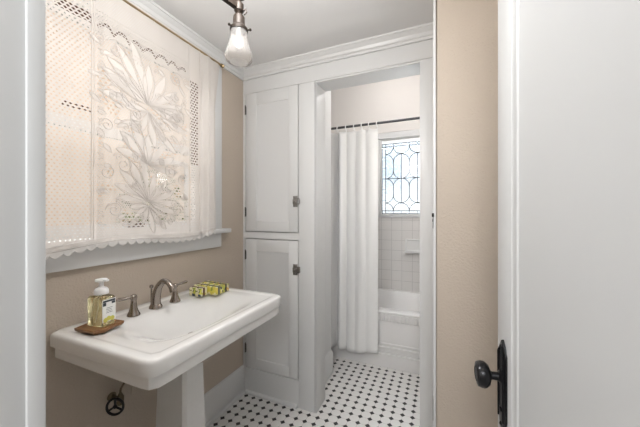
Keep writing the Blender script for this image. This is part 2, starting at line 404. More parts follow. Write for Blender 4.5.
def shrub(loc, rx, ry, rz, n, label, seed):
    rnd = random.Random(seed); t = thing('garden_shrub', label, 'shrub', loc)
    bm = new(); L = Vector(loc)
    for i in range(n):
        while True:
            d = Vector((rnd.uniform(-1,1), rnd.uniform(-1,1), rnd.uniform(-1,1)))
            if .3 < d.length < 1: break
        c = L + Vector((d.x*rx, d.y*ry, rz + d.z*rz*.9 + .15)); s = rnd.uniform(.035, .07)
        mt = Matrix.Rotation(rnd.uniform(0, 6.28), 3, 'Z') @ Matrix.Rotation(rnd.uniform(-1, 1), 3, 'X')
        q4 = [c + mt @ Vector(v)*s for v in ((-1,0,0),(0,-.45,.1),(1,0,0),(0,.45,.1))]
        bm.faces.new([bm.verts.new(v) for v in q4])
    obj('foliage', bm, M['leaf'], t, smooth=False)
    bm = new()
    for i in range(6):
        a = i*1.05; tube(bm, [L, L+Vector((math.cos(a)*rx*.3, math.sin(a)*ry*.3, rz*.8)), L+Vector((math.cos(a)*rx*.5, math.sin(a)*ry*.5, rz*1.5))], [.02, .014, .006], 6)
    obj('stem', bm, M['bark'], t)
shrub((-3.6, .75, -.4), .5, .35, 1.05, 1500, 'green shrub outside the left part of the sink window', 1)
shrub((-3.9, 2.9, -.4), .5, .5, 1.2, 1500, 'taller green shrub outside beyond the corner of the tan house', 2)
bm = new()
for i in range(34): box(bm, -3.2+i*.15, -3.06+i*.15, 6.0, 6.03, -.4, 2.55 + .02*math.sin(i*1.7))
box(bm, -3.2, 1.9, 6.03, 6.08, 0, .1); box(bm, -3.2, 1.9, 6.03, 6.08, 1.5, 1.6)
tag(obj('garden_wall', box(new(), -2.6, 1.2, 5.2, 5.32, -.4, 1.72), M['tub'], smooth=False), 'low white garden wall blurred behind the lower half of the leaded window', 'wall')
tag(obj('board_fence', bm, M['fence'], smooth=False), 'blue grey board fence blurred behind the upper half of the leaded window', 'fence')

# ------------------------------------------------------------ built-in linen cabinet
cab = thing('built_in_cabinet', 'white built-in linen cabinet with two stacked panel doors beside the bathroom opening', 'cabinet', (-1.09, BY, 0))
DX0, DX1 = -1.349, -.912
D1 = (1.208, 2.2285); D2 = (.195, 1.150)
bm = new(); g = .0055
box(bm, LX, DX0-g, BY, BY+.02, 0, 2.2345); box(bm, DX1+g, -.7845, BY, BY+.02, 0, 2.2345, .0015)
box(bm, DX0-g, DX1+g, BY, BY+.02, 0, D2[0]-g); box(bm, DX0-g, DX1+g, BY, BY+.02, D2[1]+g, D1[0]-g); box(bm, DX0-g, DX1+g, BY, BY+.02, D1[1]+g, 2.2345)
obj('face_frame', bm, M['white'], cab)
bm = new(); box(bm, LX, LX+.01, BY+.02, BY+.40, 0, 2.23); box(bm, -.90, -.89, BY+.02, BY+.40, 0, 2.23); box(bm, LX, -.89, BY+.39, BY+.40, 0, 2.23)
obj('carcass', bm, M['white'], cab, smooth=False)
def cab_door(z0, z1, up):
    bm = new(); s = .095; y0, y1 = BY-.001, BY+.021
    ix0, ix1, iz0, iz1 = DX0+s, DX1-.072, z0+.075, z1-.088
    box(bm, DX0, ix0, y0, y1, z0, z1, .001); box(bm, ix1, DX1, y0, y1, z0, z1, .001)
    box(bm, ix0, ix1, y0, y1, z0, iz0, .001); box(bm, ix0, ix1, y0, y1, iz1, z1, .001)
    d = obj('door', bm, M['white'], cab)
    bm = new()
    def ring(o, y): return [(ix0+o, y, iz0+o), (ix1-o, y, iz0+o), (ix1-o, y, iz1-o), (ix0+o, y, iz1-o)]
    rs = join(bm, [ring(0, y0), ring(.003, y0+.0035), ring(.012, y0+.0055), ring(.014, y0+.0065)], cap=False)
    bm.faces.new(rs[-1])
    obj('door_panel', bm, M['white'], d)
    # hinges, seen as knuckles at the left edge
    for hz in (z0+.14, z1-.12):
        bm = new(); lathe(bm, [(.0045,0),(.0045,.066)], (DX0-.002, BY-.005, hz-.033)); sphere(bm, (DX0-.002, BY-.005, hz+.035), .005, 8); box(bm, DX0-.008, DX0+.004, BY-.003, BY, hz-.03, hz+.03)
        obj('hinge', bm, M['hinge'], d)
    # box latch
    zc = 1.423 if up else .952
    bm = new()
    box(bm, -.947, DX1-.001, BY-.005, BY-.0012, zc-.038, zc+.038, .001)
    box(bm, -.946, DX1-.001, BY-.014, BY-.004, zc-.018, zc+.014, .002)
    sphere(bm, (-.930, BY-.006, zc+.027), .0045, 8); sphere(bm, (-.930, BY-.006, zc-.029), .0045, 8); sphere(bm, (-.934, BY-.015, zc-.002), .007, 10)
    if up: tube(bm, [(DX1-.004, BY-.012, zc+.018), (DX1+.016, BY-.013, zc+.020), (DX1+.020, BY-.013, zc+.014), (DX1+.020, BY-.013, zc-.012), (DX1+.016, BY-.013, zc-.018), (DX1-.004, BY-.012, zc-.018)], .003, 8)
    else: box(bm, DX1+.001, DX1+.020, BY-.013, BY-.001, zc-.020, zc+.022, .002)
    o = obj('latch', bm, M['latch'], d); o['label'] = 'aged nickel latch with open ring' if up else 'dark closed box latch'
    return d
cab_door(*D1, True)['label'] = 'taller upper door'; cab_door(*D2, False)['label'] = 'lower door'

# ------------------------------------------------------------ entry door standing open at the right
th = math.atan2(.12, .99)
E0 = Vector((.143, .925, 0))
door = thing('door_1', None, None, E0, kind='structure')
door.rotation_euler = (0, 0, th)      # local -y runs from latch edge to hinge edge, local -x faces the room
def dlocal(bm): bmesh.ops.transform(bm, matrix=world_of(door), verts=bm.verts); return bm
DW, DT = .72, .036
bm = new()
box(bm, 0, DT, -.103, 0, .008, 2.05, .002); box(bm, 0, DT, -DW, -DW+.103, .008, 2.05, .002)
box(bm, 0, DT, -DW+.103, -.103, .008, .22, .002); box(bm, 0, DT, -DW+.103, -.103, 1.93, 2.05, .002)
obj('door_frame', dlocal(bm), M['door'], door)
bm = new()
def ring(o, x): return [(x, -.103-o, .22+o), (x, -DW+.103+o, .22+o), (x, -DW+.103+o, 1.93-o), (x, -.103-o, 1.93-o)]
rs = join(bm, [ring(0, .0), ring(.005, .0035), ring(.022, .0045), ring(.026, .008), ring(.040, .0095)], cap=False); bm.faces.new(rs[-1])
rs = join(bm, [ring(0, DT), ring(.04, DT-.010)], cap=False); bm.faces.new(rs[-1])
obj('door_panel', dlocal(bm), M['door'], door)
bm = new(); KZ = .918; KY = -.052
prof = [(0,-.142),(.008,-.138),(.018,-.122),(.026,-.105),(.026,.062),(.020,.070),(.018,.078),(.008,.090),(0,.098)]
out = [(a, b_) for a, b_ in prof] + [(-a, b_) for a, b_ in reversed(prof[1:-1])]
join(bm, [[(x, KY+a*s, KZ+b_*s2) for a, b_ in out] for x, s, s2 in ((0,1,1),(-.004,1,1),(-.0065,.86,.98))])
sphere(bm, (-.006, KY, KZ+.080), .0055, 10); sphere(bm, (-.006, KY, KZ-.122), .0055, 10)
tube(bm, [(-.0075, KY+.018, KZ-.11), (-.0085, KY+.018, KZ+.062), (-.0085, KY, KZ+.082), (-.0085, KY-.018, KZ+.062), (-.0075, KY-.018, KZ-.11)], .0025, 6)
lathe(bm, [(.006, 0), (.006, .003), (.003, .004)], (-.0065, KY, KZ-.085), (-1,0,0), 12)
obj('door_plate', dlocal(bm), M['blackmetal'], door)
bm = new(); lathe(bm, [(.017,.004),(.016,.010),(.0105,.014),(.0098,.030),(.016,.033),(.0265,.037),(.0325,.045),(.0332,.055),(.0300,.063),(.019,.066),(.018,.064),(.004,.065)], (0, KY, KZ), (-1,0,0), 32)
obj('door_knob', dlocal(bm), M['blackmetal'], door)

# catch on the white strip
bm = new(); box(bm, -.0400, -.0315, 1.309, 1.3145, 1.329, 1.345, .001); box(bm, -.0375, -.0335, 1.312, 1.3145, 1.308, 1.320, .0008); box(bm, -.0360, -.0341, 1.3125, 1.332, 1.28, 1.345, .0006)
tag(obj('door_catch', bm, M['blackmetal']), 'small black catch on the white corner strip beside the beige wall', 'latch')
bm = new(); box(bm, -.0365, -.0341, 1.3125, 1.335, .455, .55, .0006)
tag(obj('strip_hinge', bm, M['latch']), 'thin grey hinge low on the white corner strip', 'hinge')

# ------------------------------------------------------------ pedestal sink
SX, SY, ZT = -1.0885, .976, .895
HXs, HYs = .286, .392
sink = thing('pedestal_sink', 'white porcelain pedestal sink with stepped rim under the lace curtained window', 'sink', (SX, SY, 0))
NP = 96
def se(cx, cy, hx, hy, n, z, back=None):
    r = []
    for i in range(NP):
        t = 2*PI*(i+.5)/NP; c, s = math.cos(t), math.sin(t)
        # keep the ray direction so that rings line up
        k = (abs(c)**n + abs(s)**n) ** (-1./n)
        x = cx + hx*k*c; y = cy + hy*k*s
        r.append(Vector((x, y, z)))
    return r
def rr(o, z, rad=.042):      # rounded rectangle inset by o (square at the wall side)
    hx, hy = HXs-o, HYs-o; pts = []
    x0, x1, y0, y1 = SX-HXs, SX+hx, SY-hy, SY+hy
    rad = max(rad-o*.4, .008)
    for i in range(NP):
        t = 2*PI*(i+.5)/NP; c, s = math.cos(t)*hx, math.sin(t)*hy
        k = 1/max(abs(c)/hx, abs(s)/hy); px, py = c*k, s*k
        X_, Y_ = SX+px, SY+py
        # round the two front corners
        cxr, cyr = x1-rad, (y1-rad if py > 0 else y0+rad)
        if X_ > cxr and ((py > 0 and Y_ > cyr) or (py < 0 and Y_ < cyr)):
            d = Vector((X_-cxr, Y_-cyr)); d.normalize(); X_, Y_ = cxr+d.x*rad, cyr+d.y*rad
        pts.append(Vector((X_, Y_, z)))
    return pts
def rrb(o, z, rad=.042):     # inset on all four sides, wall side too
    p = rr(o, z, rad); lo = SX-HXs
    for v in p:
        f = (v.x-lo)/(.545-o); v.x = lo+.012+ (v.x-lo)*(2*HXs-o-.012)/(2*HXs-o)
    return p
BX = SX+.030
rings = [se(SX, SY, .10, .14, 2.4, .690), se(SX, SY, .17, .24, 2.6, .720), se(SX, SY, .225, .33, 4.5, .765), rr(.040, .790), rr(.017, .795), rr(.012, .798), rr(.0105, .803), rr(.0105, .8375), rr(.012, .8395), rr(.012, .8415), rr(.001, .8425), rr(0, .846), rr(0, .880), rr(.0015, .888), rr(.005, .893), rr(.011, .895),
         rrb(.034, .8950), rrb(.040, .8938), rrb(.046, .8915), rrb(.054, .8910),
         se(BX, SY, .190, .308, 4.0, .8900), se(BX, SY, .180, .294, 3.6, .8870), se(BX, SY, .160, .255, 3.0, .873), se(BX, SY, .135, .210, 2.6, .851), se(BX, SY, .105, .160, 2.3, .822), se(BX, SY, .06, .09, 2, .795), se(BX, SY, .022, .022, 2, .786)]
bm = new(); join(bm, rings)
obj('basin', bm, M['porcelain'], sink, angle=38)
bm = new()
def chs(h, hy, z, c=.014, cx=SX-.0445):
    x0, x1, y0, y1 = cx-h, cx+h, SY-hy, SY+hy
    return [Vector(p) for p in ((x0+c,y0,z),(x1-c,y0,z),(x1,y0+c,z),(x1,y1-c,z),(x1-c,y1,z),(x0+c,y1,z),(x0,y1-c,z),(x0,y0+c,z))]
join(bm, [chs(.125,.085,0), chs(.125,.085,.055), chs(.110,.076,.07), chs(.104,.073,.10), chs(.093,.061,.55), chs(.091,.059,.68), chs(.10,.07,.72), chs(.12,.09,.75)])
obj('pedestal', bm, M['pedestal'], sink, angle=20)
bm = new(); lathe(bm, [(.021,0),(.021,.003),(.012,.0035),(.010,.001)], (BX, SY, .7863)); obj('drain', bm, M['nickel'], sink)

DECK = .8912
fau = thing('faucet', 'brushed nickel arched faucet with two lever handles on the back of the sink', 'faucet', (-1.265, .944, DECK))
def handle(y, dirn, label):
    t = None
    bm = new(); lathe(bm, [(.026,0),(.026,.004),(.0235,.009),(.019,.018),(.0145,.034),(.0115,.055),(.0110,.068),(.0125,.072),(.0140,.076),(.0140,.084),(.0115,.089),(.006,.092),(0.001,.0925)], (-1.26, y, DECK), n=28)
    t = obj('faucet_handle', bm, M['nickel'], fau)
    bm = new(); zc = DECK+.082
    tube(bm, [(-1.26, y+dirn*.006, zc), (-1.26, y+dirn*.022, zc+.001), (-1.259, y+dirn*.045, zc+.002), (-1.258, y+dirn*.064, zc+.004), (-1.258, y+dirn*.073, zc+.005)], [.0062, .0056, .0068, .0082, .005], 14)
    obj('lever', bm, M['nickel'], t); return t
handle(.836, -1, 'brushed nickel faucet handle with its lever pointing left towards the soap bottle')
handle(1.050, 1, 'brushed nickel faucet handle with its lever pointing right towards the soap bars')
sp_ = fau
bm = new(); lathe(bm, [(.029,0),(.029,.004),(.027,.010),(.0235,.016),(.022,.020)], (-1.262, .944, DECK), n=28)
path = spline([(-1.262,.944,DECK+.012),(-1.258,.944,DECK+.055),(-1.242,.944,DECK+.100),(-1.212,.944,DECK+.130),(-1.182,.944,DECK+.130),(-1.158,.944,DECK+.110),(-1.148,.944,DECK+.088)], 6)
n_ = len(path); tube(bm, path, [.0225 - .0105*min(1, i/(n_*.6)) for i in range(n_)], 18)
obj('spout', bm, M['nickel'], sp_)
bm = new(); lathe(bm, [(.0045,0),(.004,.088),(.007,.091),(.0095,.097),(.0085,.104),(.003,.107)], (-1.292, .944, DECK), n=16); obj('lift_rod', bm, M['nickel'], sp_)

# wooden tray and soap bottle
zt = DECK+.0005+.010
tr = new()
mt = Matrix.Translation((-1.226, .684, .8954)) @ Matrix.Rotation(math.radians(12), 4, 'Z') @ Matrix.Diagonal((.82, .82, 1, 1))
prof_ = [(-.076,-.062),(.044,-.075),(.075,-.042),(.064,.020),(.070,.062),(-.062,.078),(-.078,.020)]
def tr_ring(s, z): return [mt @ Vector((a*s, b_*s, z)) for a, b_ in prof_]
join(tr, [tr_ring(.86, 0), tr_ring(.97, .006), tr_ring(1.0, .014), tr_ring(.985, .016), tr_ring(.86, .012), tr_ring(.80, .0115)])
tag(obj('wooden_tray', tr, M['wood'], angle=30), 'small brown wooden tray under the soap bottle on the sink corner', 'tray')
BA = math.radians(7); BC = Vector((-1.232, .690, .8954+.0122))
bot = thing('soap_bottle', 'clear rectangular pump bottle of yellow hand soap on the wooden tray', 'bottle', BC)
bot.rotation_euler = (0,0,BA)
BW = world_of(bot)
def bl(bm): bmesh.ops.transform(bm, matrix=BW, verts=bm.verts); return bm
hx, hy = .040, .027
def rbox(hx, hy, r, z, n=5):
    pts = []
    for cx, cy, a in ((hx-r, hy-r, 0), (-hx+r, hy-r, PI/2), (-hx+r, -hy+r, PI), (hx-r, -hy+r, 1.5*PI)):
        for i in range(n+1): pts.append(Vector((cx+r*math.cos(a+PI/2*i/n), cy+r*math.sin(a+PI/2*i/n), z)))
    return pts
bm = new(); join(bm, [rbox(hx-.003,hy-.003,.007,.0), rbox(hx,hy,.008,.004), rbox(hx,hy,.008,.108), rbox(hx-.003,hy-.003,.008,.113), rbox(.018,.018,.0175,.117), rbox(.015,.015,.0149,.118), rbox(.015,.015,.0149,.124)])
obj('bottle_body', bl(bm), M['soapliq'], bot, angle=40)
bm = new(); lathe(bm, [(.0235,.120),(.0245,.124),(.0235,.137),(.0185,.144),(.0115,.147),(.008,.150),(.0075,.164),(.010,.167),(.0195,.170),(.0205,.175),(.0195,.179),(.010,.181)], n=28)
box(bm, .0, .034, -.007, .007, .171, .180, .003)
obj('pump', bl(bm), M['pumpw'], bot)
bm = new(); tube(bm, [(0,0,.118),(.0,0,.07),(-.018,.004,.012)], .0022, 8); obj('pump_tube', bl(bm), M['pumpw'], bot)
bm = new(); box(bm, hx+.0002, hx+.0008, -.026, .026, .018, .104); obj_l = obj('bottle_label', bl(bm), M['paper'], bot, smooth=False)
obj_l['label'] = 'white printed label'
bm = new(); box(bm, hx+.0009, hx+.0013, -.024, .024, .094, .101); box(bm, hx+.0009, hx+.0013, -.024, -.012, .080, .093); box(bm, hx+.0009, hx+.0013, .010, .024, .084, .093)
for i in range(4): box(bm, hx+.0009, hx+.0012, -.012+.002*(i%2), .013-.002*(i%3), .052+i*.006, .0535+i*.006)
a_ = obj('printed_text', bl(bm), M['ink'], obj_l, smooth=False)
bm = new()
for yy, zz, s in ((-.014,.026,.009),(-.002,.030,.009),(.012,.027,.009)): lathe(bm, [(s,0),(s,.0005)], (hx+.0009, yy, zz), (1,0,0), 12)
obj('printed_fruit', bl(bm), M['leafprint'], obj_l, smooth=False)

# wrapped soap bars on the back right corner of the deck
def wrapped(name, c1, c2, seed):
    m = bpy.data.materials.new(name); m.use_nodes = True; nt = m.node_tree; b = nt.nodes['Principled BSDF']
    tc = nt.nodes.new('ShaderNodeTexCoord'); mp = nt.nodes.new('ShaderNodeMapping'); mp.inputs['Location'].default_value = (seed*3.1, seed, 0)
    v = nt.nodes.new('ShaderNodeTexVoronoi'); v.inputs['Scale'].default_value = 75; v.feature = 'F1'
    nt.links.new(tc.outputs['Object'], mp.inputs[0]); nt.links.new(mp.outputs[0], v.inputs['Vector'])
    cr = nt.nodes.new('ShaderNodeValToRGB'); sep = nt.nodes.new('ShaderNodeSeparateColor'); nt.links.new(v.outputs['Color'], sep.inputs[0]); nt.links.new(sep.outputs[0], cr.inputs[0])
    cr.color_ramp.interpolation = 'CONSTANT'
    els = [(0, c1), (.38, (.80, .74, .48)), (.62, c2), (.80, (.32, .36, .06)), (.90, (.05, .07, .09))]
    cr.color_ramp.elements[0].color = (*els[0][1], 1); cr.color_ramp.elements[1].position = els[1][0]; cr.color_ramp.elements[1].color = (*els[1][1], 1)
    for p, c in els[2:]: e = cr.color_ramp.elements.new(p); e.color = (*c, 1)
    nt.links.new(cr.outputs[0], b.inputs['Base Color']); b.inputs['Roughness'].default_value = .35
    return m
wraps = [wrapped('lemon_wrapper', (.70, .62, .10), (.75, .62, .12), 1), wrapped('cream_wrapper', (.78, .74, .52), (.62, .60, .10), 2), wrapped('olive_wrapper', (.48, .50, .10), (.80, .50, .10), 3)]
bands = [mat('charcoal_ribbon', (.03, .03, .035), .5), mat('navy_ribbon', (.03, .06, .10), .5), mat('maroon_ribbon', (.10, .04, .03), .5)]
SZ = (.038, .052, .043)
def soap_bar(loc, rz, wi, bi, label):
    t = thing('soap_bar', label, 'soap', loc, 'patterned soap bars on the sink corner'); t.rotation_euler = (0,0,rz); W_ = world_of(t)
    bm = new(); box(bm, -SZ[0]/2, SZ[0]/2, -SZ[1]/2, SZ[1]/2, 0, SZ[2], .004, 3); bmesh.ops.transform(bm, matrix=W_, verts=bm.verts); obj('wrapper', bm, wraps[wi], t)
    bm = new(); e = .0007
    for a, b_, c_, d_ in ((-SZ[0]/2-e, SZ[0]/2+e, -e/2, e/2),): 
        box(bm, -SZ[0]/2-e, SZ[0]/2+e, -.006, .006, SZ[2]-.0005, SZ[2]+e); box(bm, -SZ[0]/2-e, -SZ[0]/2+.0005, -.006, .006, .001, SZ[2]+e); box(bm, SZ[0]/2-.0005, SZ[0]/2+e, -.006, .006, .001, SZ[2]+e)
    bmesh.ops.transform(bm, matrix=W_, verts=bm.verts); obj('ribbon', bm, bands[bi], t)
zs = DECK + .0135
sb = [((-1.158,1.232), .0), ((-1.158,1.288), .0), ((-1.212,1.176), .0), ((-1.200,1.234), .0), ((-1.200,1.290), .0), ((-1.256,1.178), .0), ((-1.242,1.236), .0), ((-1.242,1.292), .0), ((-1.286,1.236), .0), ((-1.284,1.294), .0)]
labs = ['patterned yellow soap bar at the front of the cluster nearest the basin', 'patterned soap bar at the front right corner of the cluster near the cabinet',
        'patterned soap bar at the left of the second row of the cluster', 'patterned soap bar in the middle of the second row of the cluster', 'patterned soap bar at the right of the second row of the cluster',
        'patterned soap bar at the left of the third row nearest the faucet', 'patterned soap bar in the middle of the third row of the cluster', 'patterned soap bar at the right of the third row of the cluster',
        'patterned soap bar at the back left of the cluster against the wall', 'patterned soap bar at the back right of the cluster against the wall']
for i, ((x, y), rz) in enumerate(sb):
    soap_bar((x, y, DECK+.0008), rz + random.uniform(-.05, .05), (i*2) % 3, (i*5+1) % 3, labs[i])

# shut-off valve under the sink
va = thing('shutoff_valve', 'dark metal supply valve with an oval handle on the wall under the sink', 'valve', (LX, .80, .51))
bm = new(); lathe(bm, [(.019,0),(.019,.003),(.012,.007),(.009,.010),(.009,.06)], (LX, .812, .515), (1,0,0), 18); obj('escutcheon', bm, M['supply'], va)
bm = new(); lathe(bm, [(.011,-.02),(.014,-.016),(.014,.016),(.010,.022),(.007,.03)], (LX+.062, .812, .515), (0,0,1), 14); lathe(bm, [(.008,0),(.008,.028),(.005,.03),(.005,.042)], (LX+.062, .812, .515), (.55,-.83,0), 12); obj('valve_body', bm, M['supply'], va)
bm = new(); ax = Vector((.55,-.83,0)).normalized(); c0 = Vector((LX+.062, .812, .515)) + ax*.044; u = Vector((0,0,1)); v2 = ax.cross(u)
tube(bm, [c0 + u*.034*math.cos(a) + v2*.032*math.sin(a) for a in [2*PI*i/22 for i in range(22)]], .0052, 8, closed=True)
for a in (0, PI*2/3, PI*4/3): tube(bm, [c0, c0 + u*.033*math.cos(a) + v2*.031*math.sin(a)], .0045, 6)
sphere(bm, c0, .009, 10); obj('valve_handle', bm, M['blackmetal'], va)
bm = new(); tube(bm, spline([(LX+.062,.812,.535),(LX+.062,.815,.565),(LX+.070,.835,.60),(LX+.085,.855,.66),(LX+.10,.86,.74),(LX+.115,.85,.775)]), .0045, 8); obj('supply_tube', bm, M['supply'], va)
pl = thing('outlet_cover', 'faint beige cover plate on the wall under the sink', 'cover plate', (LX, .93, .50))
obj('plate', box(new(), LX, LX+.005, .90, .965, .47, .545, .002), M['beige'], pl)

# ------------------------------------------------------------ ceiling fixture
fx = thing('ceiling_light', 'bronze ceiling light with bell shaped glass shade hanging near the window corner', 'light fixture', (-.70, .58, CZ))
bm = new(); FC = Vector((-.72, .60, 0))
lathe(bm, [(.062,0),(.062,-.006),(.05,-.018),(.02,-.03),(.012,-.034)], (FC.x, FC.y, CZ)); obj('canopy', bm, M['bronze'], fx)
bm = new(); lathe(bm, [(.009,2.37),(.009,2.13),(.018,2.12),(.022,2.10),(.02,2.075),(.012,2.055),(.006,2.04),(0.001,2.032)], (FC.x, FC.y, 0)); obj('stem', bm, M['bronze'], fx)
def lamp_arm(SC):
    d = (SC-FC); d.z = 0; L_ = d.length; d.normalize()
    bm = new()
    a0 = Vector((FC.x, FC.y, 2.090)) + d*.015; a1 = Vector((SC.x, SC.y, 2.070)) - d*.004
    for s_ in (0,):
        w2 = Vector((-d.y, d.x, 0))*.0085; h2 = Vector((0,0,.0115))
        join(bm, [[p+w2+h2, p-w2+h2, p-w2-h2, p+w2-h2] for p in (a0, a1)])
    lathe(bm, [(.004,2.125),(.017,2.123),(.026,2.116),(.023,2.108),(.010,2.102),(.008,2.096),(.009,2.088),(.016,2.080),(.0165,2.056),(.011,2.048),(.010,2.044),(.016,2.040),(.0200,2.034),(.0205,2.008),(.0250,2.000),(.031,1.994),(.031,1.985),(.029,1.983)], (SC.x, SC.y, 0), n=20)
    for a in (0.3, 2.4, 4.5):
        e_ = Vector((math.cos(a), math.sin(a), 0)); p = Vector((SC.x, SC.y, 1.988)) + e_*.030
        tube(bm, [p, p+e_*.010], .003, 8); sphere(bm, p+e_*.011, .005, 8)
    tube(bm, [Vector((SC.x, SC.y, 2.058))+Vector((.014,.006,0)), Vector((SC.x, SC.y, 2.063))+Vector((.022,.010,0)), Vector((SC.x, SC.y, 2.052))+Vector((.024,.011,0)), Vector((SC.x, SC.y, 2.043))+Vector((.016,.007,0))], .003, 6)
    am = obj('lamp_arm', bm, M['bronze'], fx)
    bm = new()
    pr = [(.0265,1.992),(.0285,1.986),(.0300,1.974),(.0315,1.958),(.0345,1.940),(.0400,1.922),(.0450,1.908),(.0470,1.897),(.0465,1.889),(.0430,1.881),(.0340,1.876)]
    n = 64; rgs = []
    def rib(r, z, k, thk): return [Vector((SC.x + (r-thk)*(1+.018*math.cos(k*2*PI*i/n))*math.cos(2*PI*i/n), SC.y + (r-thk)*(1+.018*math.cos(k*2*PI*i/n))*math.sin(2*PI*i/n), z)) for i in range(n)]
    rgs = [rib(r, z, 16, 0) for r, z in pr] + [rib(r, z, 16, .0025) for r, z in reversed(pr)]
    join(bm, rgs + [rgs[0]], cap=False); bmesh.ops.remove_doubles(bm, verts=bm.verts, dist=1e-6)
    obj('lamp_shade', bm, M['shade'], fx, angle=60)
    bm = new(); lathe(bm, [(.010,1.985),(.011,1.975),(.015,1.960),(.0175,1.945),(.015,1.931),(.008,1.922),(.001,1.920)], (SC.x, SC.y, 0), n=20); obj('bulb', bm, M['bulb'], fx)
lamp_arm(Vector((-.656, .807, 0))); lamp_arm(Vector((-.784, .393, 0)))

# ------------------------------------------------------------ lace curtain and its rod
RX = LX+.056
rod = thing('curtain_rod', 'thin antique brass rod along the top of the lace curtain', 'curtain rod', (RX, .9, 2.305))
bm = new(); tube(bm, [(RX, .36, 2.305), (RX, 1.445, 2.305)], .006, 10); obj('rod', bm, M['brass'], rod)
for y, s in ((1.445, 1), (.36, -1)):
    bm = new(); lathe(bm, [(.006,0),(.011,.002),(.007,.006),(.013,.012),(.013,.019),(.005,.025)], (RX, y, 2.305), (0,s,0), 14); obj('finial', bm, M['brass'], rod)
    bm = new(); tube(bm, [(LX+.0205, y-s*.015, 2.290), (RX-.01, y-s*.015, 2.293), (RX, y-s*.015, 2.298)], .004, 8); box(bm, LX+.0203, LX+.024, y-s*.015-.008, y-s*.015+.008, 2.27, 2.315, .001); obj('bracket', bm, M['brass'], rod)

Y0c, Y1c, ZT_, ZB_ = .40, 1.438, 2.320, 1.203
def lx(y, z):       # drape: distance of the cloth from the wall plane
    k = max(0., min(1., (2.29-z)/.25)); edge = max(0., min(1., (y-1.24)/.1)); le = max(0., min(1., (.80-y)/.1))
    a = .0035 + .0065*edge
    return RX - .0005 + .002 + .006*k + (a*(math.sin((y*86))*.7 + math.sin(y*47+1.3)*.5)*(.35+.65*k))*(1 if edge or le else .4) + .004*math.sin(y*21+z*2.2)*k
def zb(y):          # scalloped hem
    return ZB_ + .018*max(0, (y-.6)/.8) + .012*math.sin(y*9+.5)
def ey(y, z):       # the free edge draws in a little below the rod
    return y - max(0, (y-1.26)/.178)*.045*min(1, (2.32-z)/.30)
def lace_sheet(y0, y1, ny, nz, z_of=None, off=0.):
    bm = new(); uv = bm.loops.layers.uv.new('UVMap'); vs = []
    for j in range(nz+1):
        row = []
        for i in range(ny+1):
            y = y0+(y1-y0)*i/ny; b0 = zb(y); z = ZT_ + (b0-ZT_)*j/nz
            row.append((bm.verts.new((lx(y, z)+off, ey(y, z), z)), y, z))
        vs.append(row)
    for j in range(nz):
        for i in range(ny):
            q4 = [vs[j][i], vs[j+1][i], vs[j+1][i+1], vs[j][i+1]]
            f = bm.faces.new([v[0] for v in q4])
            for l, v in zip(f.loops, q4): l[uv].uv = (v[1], v[2])
    return bm
def holes_fn(q, u, v, uv):
    def band(s, a, b_): return q.m('MULTIPLY', q.m('GREATER_THAN', s, a), q.m('LESS_THAN', s, b_))
    def diam(pu, pv, r, stag=True):
        # staggered openings
        row = q.m('FLOOR', q.m('DIVIDE', v, pv))
        sh = q.m('MULTIPLY', q.m('MODULO', q.m('ABSOLUTE', row), 2.), .5) if stag else 0.
        fu = q.m('SUBTRACT', q.m('FRACT', q.m('ADD', q.m('DIVIDE', u, pu), sh)), .5)
        fv = q.m('SUBTRACT', q.m('FRACT', q.m('DIVIDE', v, pv)), .5)
        d = q.m('ADD', q.m('ABSOLUTE', fu), q.m('ABSOLUTE', fv))
        return q.m('LESS_THAN', d, r)
    zin = band(v, 1.245, 2.262)
    left = q.m('MULTIPLY', q.m('MULTIPLY', diam(.0165, .0120, .27), q.m('LESS_THAN', u, .698)), band(v, 1.235, 2.262))
    tape = q.m('MULTIPLY', q.m('MULTIPLY', diam(.010, .008, .24), band(u, .70, 1.19)), zin)
    n = q.n('ShaderNodeTexNoise'); n.inputs['Scale'].default_value = 7.5; n.inputs['Detail'].default_value = 1; q.t.links.new(uv.outputs[0], n.inputs['Vector'])
    patch = q.m('GREATER_THAN', n.outputs['Fac'], .56)
    big = q.m('MULTIPLY', q.m('MULTIPLY', diam(.020, .015, .36), patch), q.m('MULTIPLY', band(u, .72, 1.17), band(v, 1.28, 2.10)))
    stripe2 = q.m('MULTIPLY', q.m('MULTIPLY', diam(.012, .014, .26), band(u, 1.185, 1.255)), band(v, 1.26, 1.62))
    edge = q.m('MULTIPLY', q.m('MULTIPLY', diam(.009, .010, .20), q.m('GREATER_THAN', u, 1.26)), zin)
    s_ = left
    for t in (tape, big, stripe2, edge): s_ = q.m('MAXIMUM', s_, t)
    # brown crochet thread: a scalloped row along the top, a border stripe and a small rosette
    stripe = q.m('MULTIPLY', q.m('MULTIPLY', diam(.019, .0150, .42), band(u, 1.196, 1.250)), band(v, 1.62, 2.10))
    wav = q.m('MULTIPLY', q.m('ABSOLUTE', q.m('SINE', q.m('MULTIPLY', u, 48.))), .026)
    dv = q.m('ABSOLUTE', q.m('SUBTRACT', v, q.m('ADD', 2.118, wav)))
    arc_ = q.m('MULTIPLY', q.m('LESS_THAN', dv, .0085), band(u, .72, 1.165))
    arc_ = q.m('MULTIPLY', arc_, diam(.014, .010, .44))
    topl = q.m('MULTIPLY', q.m('MULTIPLY', diam(.018, .0120, .42), band(u, .58, .70)), band(v, 2.118, 2.158))
    row2 = q.m('MULTIPLY', q.m('MULTIPLY', diam(.018, .0120, .34), band(u, .60, .70)), band(v, 1.752, 1.778))
    lowr = q.m('MULTIPLY', q.m('MULTIPLY', band(u, .84, .925), band(v, 1.280, 1.308)), diam(.022, .013, .42))
    dk = stripe
    for t in (arc_, topl, row2, lowr): dk = q.m('MAXIMUM', dk, t)
    return s_, dk
lace = thing('lace_curtain', 'cream floral lace curtain covering the window above the sink', 'curtain', (RX, .9, 2.32))
